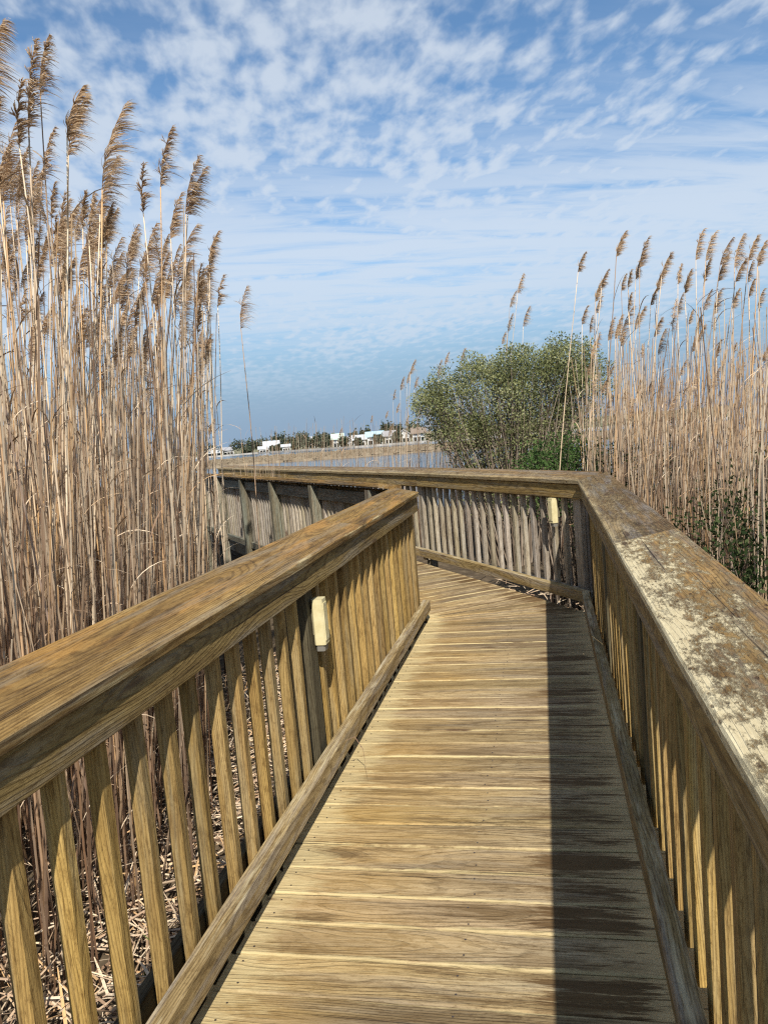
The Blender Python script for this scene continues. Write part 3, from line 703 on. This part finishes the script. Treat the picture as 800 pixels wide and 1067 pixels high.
def pxy(p):
    v = Vector(p) - CAM; z = v.dot(_f); return CX + F * v.dot(CAMX) / z, CY - F * v.dot(CAMY) / z
def bed(name, label, count, sampler, hfun, lean_mu, lean_sd, rad, leafp, brk=.16, xmax=None):
    m = MB()
    for i in range(count):
        x, y_ = sampler(); z = ground_z(x, y_ - 4) - .03
        h = hfun(x, y_)
        ln = rnd.gauss(lean_mu, lean_sd); lv = WIND * ln + VF * rnd.gauss(0, lean_sd)
        broken = rnd.random() < brk
        if broken: h *= rnd.uniform(.2, .6); lv = lv * 2.6
        pts = stem_pts((x, y_, z), h, lv, WIND * rnd.uniform(0, .04), 6, .03)
        if xmax and max(pxy(pts[-1])[0], pxy(pts[3])[0], pxy(pts[0])[0]) > xmax + rnd.gauss(0, 5): continue
        r = rnd.uniform(*rad); b = (rnd.random(), rnd.random(), rnd.random())
        m.tube(pts, [r * (1 - .5 * k / 6) for k in range(7)], 3, b, cap=False)
        if rnd.random() < leafp:
            for q in range(rnd.randint(1, 3)): add_leaf(m, pts[rnd.randint(2, 6)], WIND)
    return tag(m.build(name, M_STEM, smooth=False), label, 'reeds', kind='stuff')
def inpoly(poly):
    xs = [p[0] for p in poly]; ys = [p[1] for p in poly]
    def f():
        while True:
            x = rnd.uniform(min(xs), max(xs)); y = rnd.uniform(min(ys), max(ys)); c = False; j = len(poly) - 1
            for i in range(len(poly)):
                if (poly[i][1] > y) != (poly[j][1] > y) and x < (poly[j][0] - poly[i][0]) * (y - poly[i][1]) / (poly[j][1] - poly[i][1]) + poly[i][0]: c = not c
                j = i
            if c: return x, y
    return f
LP = [(-1.95, 2.3), (-1.75, 4.0), (-2.15, 5.0), (-3.1, 7.0), (-4.4, 8.6), (-8.5, 10.5), (-9, 7), (-6, 3.4), (-3.6, 2.2)]
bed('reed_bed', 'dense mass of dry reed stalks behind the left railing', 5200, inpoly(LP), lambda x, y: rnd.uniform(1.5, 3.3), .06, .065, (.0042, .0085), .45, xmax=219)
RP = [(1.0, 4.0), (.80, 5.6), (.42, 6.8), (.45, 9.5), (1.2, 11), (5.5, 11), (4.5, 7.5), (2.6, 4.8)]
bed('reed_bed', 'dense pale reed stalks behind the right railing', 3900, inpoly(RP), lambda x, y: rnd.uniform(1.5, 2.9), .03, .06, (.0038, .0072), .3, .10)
BP = [(-5.6, 13.2), (-.6, 12.6), (.6, 11.8), (.6, 15.0), (-1.5, 16), (-6, 16)]
bed('reed_bed', 'sparse pale reed stalks at the water edge around the bush', 1000, inpoly(BP), lambda x, y: rnd.uniform(1.3, 2.6) if x < -2.2 else rnd.uniform(1.8, 3.2), .03, .05, (.003, .0055), .3, .05)

# straw litter on the ground beyond the left railing and under the far one
m = MB()
def straw(x, y, hmax=.10):
    z = ground_z(x, y - 4) + rnd.random() * hmax + .01; a = rnd.uniform(0, 2 * math.pi); ln = rnd.uniform(.06, .38)
    d = Vector((math.cos(a), math.sin(a), rnd.gauss(.08, .2))).normalized(); p = Vector((x, y, z))
    if rnd.random() < .35: m.tube([p, p + d * ln], rnd.uniform(.002, .0055), 4)
    else:
        s = d.cross(Vector((rnd.gauss(0, .4), rnd.gauss(0, .4), 1))).normalized(); w = rnd.uniform(.004, .014)
        m.ribbon([p, p + d * ln * .5 + Vector((0, 0, rnd.uniform(-.01, .03))), p + d * ln], [w, w, w * .3], s)
for i in range(6500):
    y_ = rnd.uniform(.2, 7.0); x = -1.12 - abs(rnd.gauss(0, .9)); straw(x, y_, .16)
for i in range(900): k = rnd.uniform(-.2, 3.6); q = FO + D1 * k + N1 * rnd.uniform(-.2, .8); straw(q.x, q.y, .35)
m.g = [(a + 3, b, c) for a, b, c in m.g]
tag(m.build('straw_litter', M_STEM), 'dry straw and broken reed litter on the ground by the boardwalk', 'straw', kind='stuff')
M_WEED = leafmat('weed_green', (.06, .11, .02), (.11, .18, .04), (.17, .24, .07))
m = MB()
for cx_, cy_ in [(-1.5, 1.7), (-1.42, 2.1), (-1.75, 1.6), (-1.6, 2.6), (-1.5, 1.35)]:
    for i in range(38):
        p = Vector((cx_ + rnd.gauss(0, .07), cy_ + rnd.gauss(0, .07), GZ + .06)); d = Vector((rnd.gauss(0, .5), rnd.gauss(0, .5), 1)).normalized(); l = rnd.uniform(.05, .14)
        m.ribbon([p, p + d * l * .6, p + d * l + Vector((rnd.gauss(0, .02), rnd.gauss(0, .02), 0))], [.004, .007, .001], Vector((rnd.gauss(0, 1), rnd.gauss(0, 1), 0)).normalized())
tag(m.build('green_weeds', M_WEED), 'small green shoots in the straw below the left balusters', 'weeds', kind='stuff')
m = MB(); P = onz(372, 772, .18)
m.ribbon([P + Vector((-.05, -.02, .01)), P + Vector((-.01, .0, .02)), P + Vector((.03, -.02, -.03)), P + Vector((.05, -.06, -.15))], [.003, .005, .004, .001], Vector((.2, .9, .3)).normalized(), (.5, .5, .5))
tag(m.build('straw_blade', M_STEM), 'single dry straw blade caught on the left kick board', 'straw')

# ------------------------------------------------------------------ shrubs
M_BUSH = leafmat('bush_leaf', (.095, .108, .045), (.19, .205, .088), (.32, .32, .17))
M_DGREEN = leafmat('dark_shrub_leaf', (.014, .024, .010), (.032, .048, .018), (.085, .105, .045))
M_BGREEN = leafmat('bright_shrub_leaf', (.035, .07, .022), (.065, .115, .035), (.12, .17, .06))
N = NT('twig_bark'); M_TWIG = N.done(N.ramp(N.sep(N.attr('bco'))[0], [(0, (.10, .075, .055)), (.6, (.20, .155, .115)), (1, (.32, .26, .20))]), .9, .1)
def shrub(name, label, base, crowns, nstem, leaf, mat, per, low=.35, grp=None, twig=.012, spread=.25, clump=0, clump_r=.13):
    """crowns: list of (centre, rx, ry, rz) relative to base; stems grow from the base into the crowns"""
    root = empty(name, base); tag(root, label, 'shrub', grp)
    ms, ml = MB(), MB()
    for i in range(nstem):
        c, rx, ry, rz = crowns[i % len(crowns)]
        while True:
            q = Vector((rnd.uniform(-1, 1), rnd.uniform(-1, 1), rnd.uniform(-1, 1)))
            if q.length < 1: break
        q = q * (.4 + .6 * rnd.random()) if False else q.normalized() * (q.length ** .45)
        if q.z < -.35: q.z *= -.5
        tip = Vector((c[0] + q.x * rx, c[1] + q.y * ry, c[2] + q.z * rz))
        b0 = Vector((tip.x * spread + rnd.gauss(0, .12), tip.y * spread + rnd.gauss(0, .12), 0))
        pts = []
        sd = rnd.uniform(0, 99)
        for k in range(7):
            f = k / 6
            p = b0.lerp(Vector((tip.x, tip.y, 0)), f ** 1.25) + Vector((0, 0, tip.z * f))
            p += Vector((mnoise.noise((sd, f * 3, 0)), mnoise.noise((sd, f * 3, 4)), 0)) * .12 * f; pts.append(p)
        ms.tube(pts, [twig * (1 - .82 * k / 6) for k in range(7)], 4, cap=False)
        # leaf clumps at the branch ends
        if clump:
            br = rnd.random(); cc = pts[6]
            for j in range(clump):
                while True:
                    q = Vector((rnd.uniform(-1, 1), rnd.uniform(-1, 1), rnd.uniform(-1, 1)))
                    if q.length < 1: break
                q = Vector((q.x, q.y, q.z * .75)) * (clump_r * 2.1)
                p = cc + q; ld = (q.normalized() + Vector((rnd.gauss(0, .7), rnd.gauss(0, .7), rnd.gauss(.2, .6)))).normalized(); s = leaf * rnd.uniform(.6, 1.3)
                sd_ = ld.cross(Vector((rnd.gauss(0, 1), rnd.gauss(0, 1), rnd.gauss(0, 1)))).normalized() * (s * .28)
                ml.add([p, p + ld * (s * .5) + sd_, p + ld * s, p + ld * (s * .5) - sd_], [(0, 1, 2, 3)], None, (min(1, .6 * br + .4 * rnd.random()), rnd.random(), rnd.random()))
        tw = 9
        for t in range(tw):
            f = low + (1 - low) * (t + rnd.random()) / tw; k = min(int(f * 6), 5); o = pts[k].lerp(pts[k + 1], f * 6 - k)
            d = Vector((rnd.gauss(0, .7), rnd.gauss(0, .7), rnd.uniform(.1, 1.1))).normalized(); l = rnd.uniform(.12, .34) * (.6 + .6 * min(rx, rz))
            e = o + d * l
            ms.ribbon([o, e], [.004, .0015], Vector((d.y, -d.x, 0)).normalized() if abs(d.z) < .99 else Vector((1, 0, 0)))
            br = rnd.random()
            for j in range(per):
                g_ = rnd.random(); p = o.lerp(e, .25 + .75 * g_) + Vector((rnd.gauss(0, .035), rnd.gauss(0, .035), rnd.gauss(0, .035)))
                ld = (d + Vector((rnd.gauss(0, .7), rnd.gauss(0, .7), rnd.gauss(.1, .6)))).normalized(); s = leaf * rnd.uniform(.6, 1.3)
                sd_ = ld.cross(Vector((rnd.gauss(0, 1), rnd.gauss(0, 1), rnd.gauss(0, 1)))).normalized() * (s * .26)
                ml.add([p, p + ld * (s * .5) + sd_, p + ld * s, p + ld * (s * .5) - sd_], [(0, 1, 2, 3)], None, (min(1, .6 * br + .4 * rnd.random()), rnd.random(), rnd.random()))
    ms.build('branches', M_TWIG, root); ml.build('foliage', mat, root); return root
def rel(x, y, d, b): return tuple(at(x, y, d) - b)
B = at(535, 490, 11.8); B.z = ground_z(B.x, B.y - 4) - .02
def cr(x, y, rx, ry_, d=11.8, dep=.6): return (rel(x, y, d, B), rx / F * d, dep, ry_ / F * d)
shrub('groundsel_bush', 'large open grey-green bush with bare lower stems beyond the far railing', B,
      [cr(470, 420, 28, 34), cr(500, 396, 26, 22), cr(545, 384, 30, 24, 11.6), cr(590, 374, 28, 22), cr(612, 398, 22, 32, 12.0), cr(560, 400, 40, 30, 12.1), cr(520, 420, 34, 30, 11.5), cr(455, 432, 18, 30), cr(585, 405, 34, 30), cr(478, 452, 26, 24), cr(532, 448, 34, 26), cr(596, 438, 32, 28, 12.2)], 290, .036, M_BUSH, 10, low=.30, twig=.012, clump=150, clump_r=.10)
B2 = at(587, 490, 8.6); B2.z = ground_z(B2.x, B2.y - 4) - .02
shrub('green_shrub', 'small bright green shrub just above the far railing cap', B2, [(rel(585, 478, 8.6, B2), .36, .35, .30), (rel(565, 486, 8.6, B2), .26, .3, .22), (rel(606, 484, 8.6, B2), .26, .3, .22)], 60, .035, M_BGREEN, 11, low=.62, clump=40, clump_r=.07)
GS = 'dark shrubs among the right reeds'
for (x, y_, d, rx, rz, n, lab) in [(802, 585, 4.1, .40, .40, 80, 'dark leafy shrub beside the pale peeling cap of the right railing'), (782, 548, 5.0, .45, .34, 60, 'dark shrub half hidden by reeds, second behind the right railing'),
                              (660, 485, 7.6, .55, .34, 60, 'dark shrub behind reeds just right of the far corner'), (800, 520, 6.2, .5, .42, 60, 'dark shrub deep in the reeds at the right picture edge'), (700, 462, 9.4, .7, .45, 60, 'dark shrub low at the back of the right reeds')]:
    b = at(x, y_, d); c = b.copy(); b.z = ground_z(b.x, b.y - 4) - .02
    r_ = c - b
    shrub('dark_shrub', lab, b, [(tuple(r_), rx, rx, rz), ((r_.x + .3, r_.y + .2, r_.z * .6), rx, rx, rz), ((r_.x - .2, r_.y + .2, r_.z * .55), rx * .8, rx, rz)], n, .032, M_DGREEN, 14, low=.30, grp=GS, spread=.5, clump=30, clump_r=.10)

# ------------------------------------------------------------------ sky, sun
sun_dir = Vector((.29, -1.05, 1.0)).normalized()
el = math.asin(sun_dir.z); rot = math.atan2(sun_dir.x, sun_dir.y)
ld = bpy.data.lights.new('sun', 'SUN'); ld.energy = 5.0; ld.angle = R(.53); ld.color = (1, .94, .84)
lo = bpy.data.objects.new('sun', ld); COL.objects.link(lo); lo.rotation_euler = sun_dir.to_track_quat('Z', 'Y').to_euler(); lo.location = (0, 0, 30)
wd = bpy.data.worlds.new('World'); SC.world = wd; wd.use_nodes = True
class WT(NT):
    def __init__(s, w): s.t = w.node_tree
N = WT(wd); bg = wd.node_tree.nodes['Background']
sky = N.n('ShaderNodeTexSky', sky_type='NISHITA'); sky.sun_disc = False; sky.sun_elevation = el; sky.sun_rotation = rot
sky.altitude = 0; sky.air_density = 1.0; sky.dust_density = .6; sky.ozone_density = 1.6
dv = N.n('ShaderNodeTexCoord').outputs['Generated']
dx, dy, dz = N.sep(dv)
zz = N.add(N.math('MAXIMUM', dz, 0.), .10)
# clouds lie on a high flat layer, so they shrink and crowd towards the horizon
qx = N.math('DIVIDE', dx, zz); qy = N.math('DIVIDE', dy, zz)
ca, sa = math.cos(YAW + .15), math.sin(YAW + .15)
ax_ = N.add(N.mul(qx, ca), N.mul(qy, sa)); ay_ = N.sub(N.mul(qy, ca), N.mul(qx, sa))
big = N.noise(N.comb(N.mul(ax_, 1.3), N.mul(ay_, .8), 5.), 1, 3, .5)
puff = N.noise(N.comb(N.mul(ax_, 15.), N.mul(ay_, 8.5), 7.), 1, 4, .5, .15)
wisp = N.noise(N.comb(N.mul(ax_, 1.6), N.mul(ay_, 7.), 1.), 1, 6, .6, .4)
mid = N.mul(N.sstep(dz, .07, .17), N.sstep(dz, .42, .22))      # veil of thin cloud fairly low in the sky
f1 = N.mul(N.sstep(N.add(N.add(N.mul(puff, .70), N.mul(big, .60)), N.mul(mid, .08)), .55, .84), .9)
f2 = N.mul(N.sstep(N.add(wisp, N.mul(mid, .22)), .40, .78), N.add(.10, N.mul(mid, .80)))
fac = N.math('MAXIMUM', f1, f2)
fac = N.mul(fac, N.sstep(dz, .02, .14))
hz = N.sstep(dz, .25, .02)
base = N.mix(1., sky.outputs[0], (1.25, 1.60, 1.78), 'MULTIPLY')
base = N.mix(N.mul(hz, .92), base, (3.1, 4.5, 6.6))
cl = N.mix(N.mul(hz, .5), (8.6, 9.5, 10.6), (5.6, 7.2, 9.4))
colr = N.mix(N.mul(fac, .85), base, cl)
N.put(bg.inputs[0], colr); bg.inputs[1].default_value = .060

SC.view_settings.view_transform = 'Standard'; SC.view_settings.look = 'None'; SC.view_settings.exposure = .45; SC.view_settings.gamma = 1
SC.view_settings.use_curve_mapping = False
SC.render.engine = 'CYCLES'
SC.cycles.max_bounces = 6
SC.cycles.use_denoising = False
SC.cycles.filter_width = 1.25
SC.cycles.use_adaptive_sampling = False
SC.cycles.sample_clamp_indirect = 4
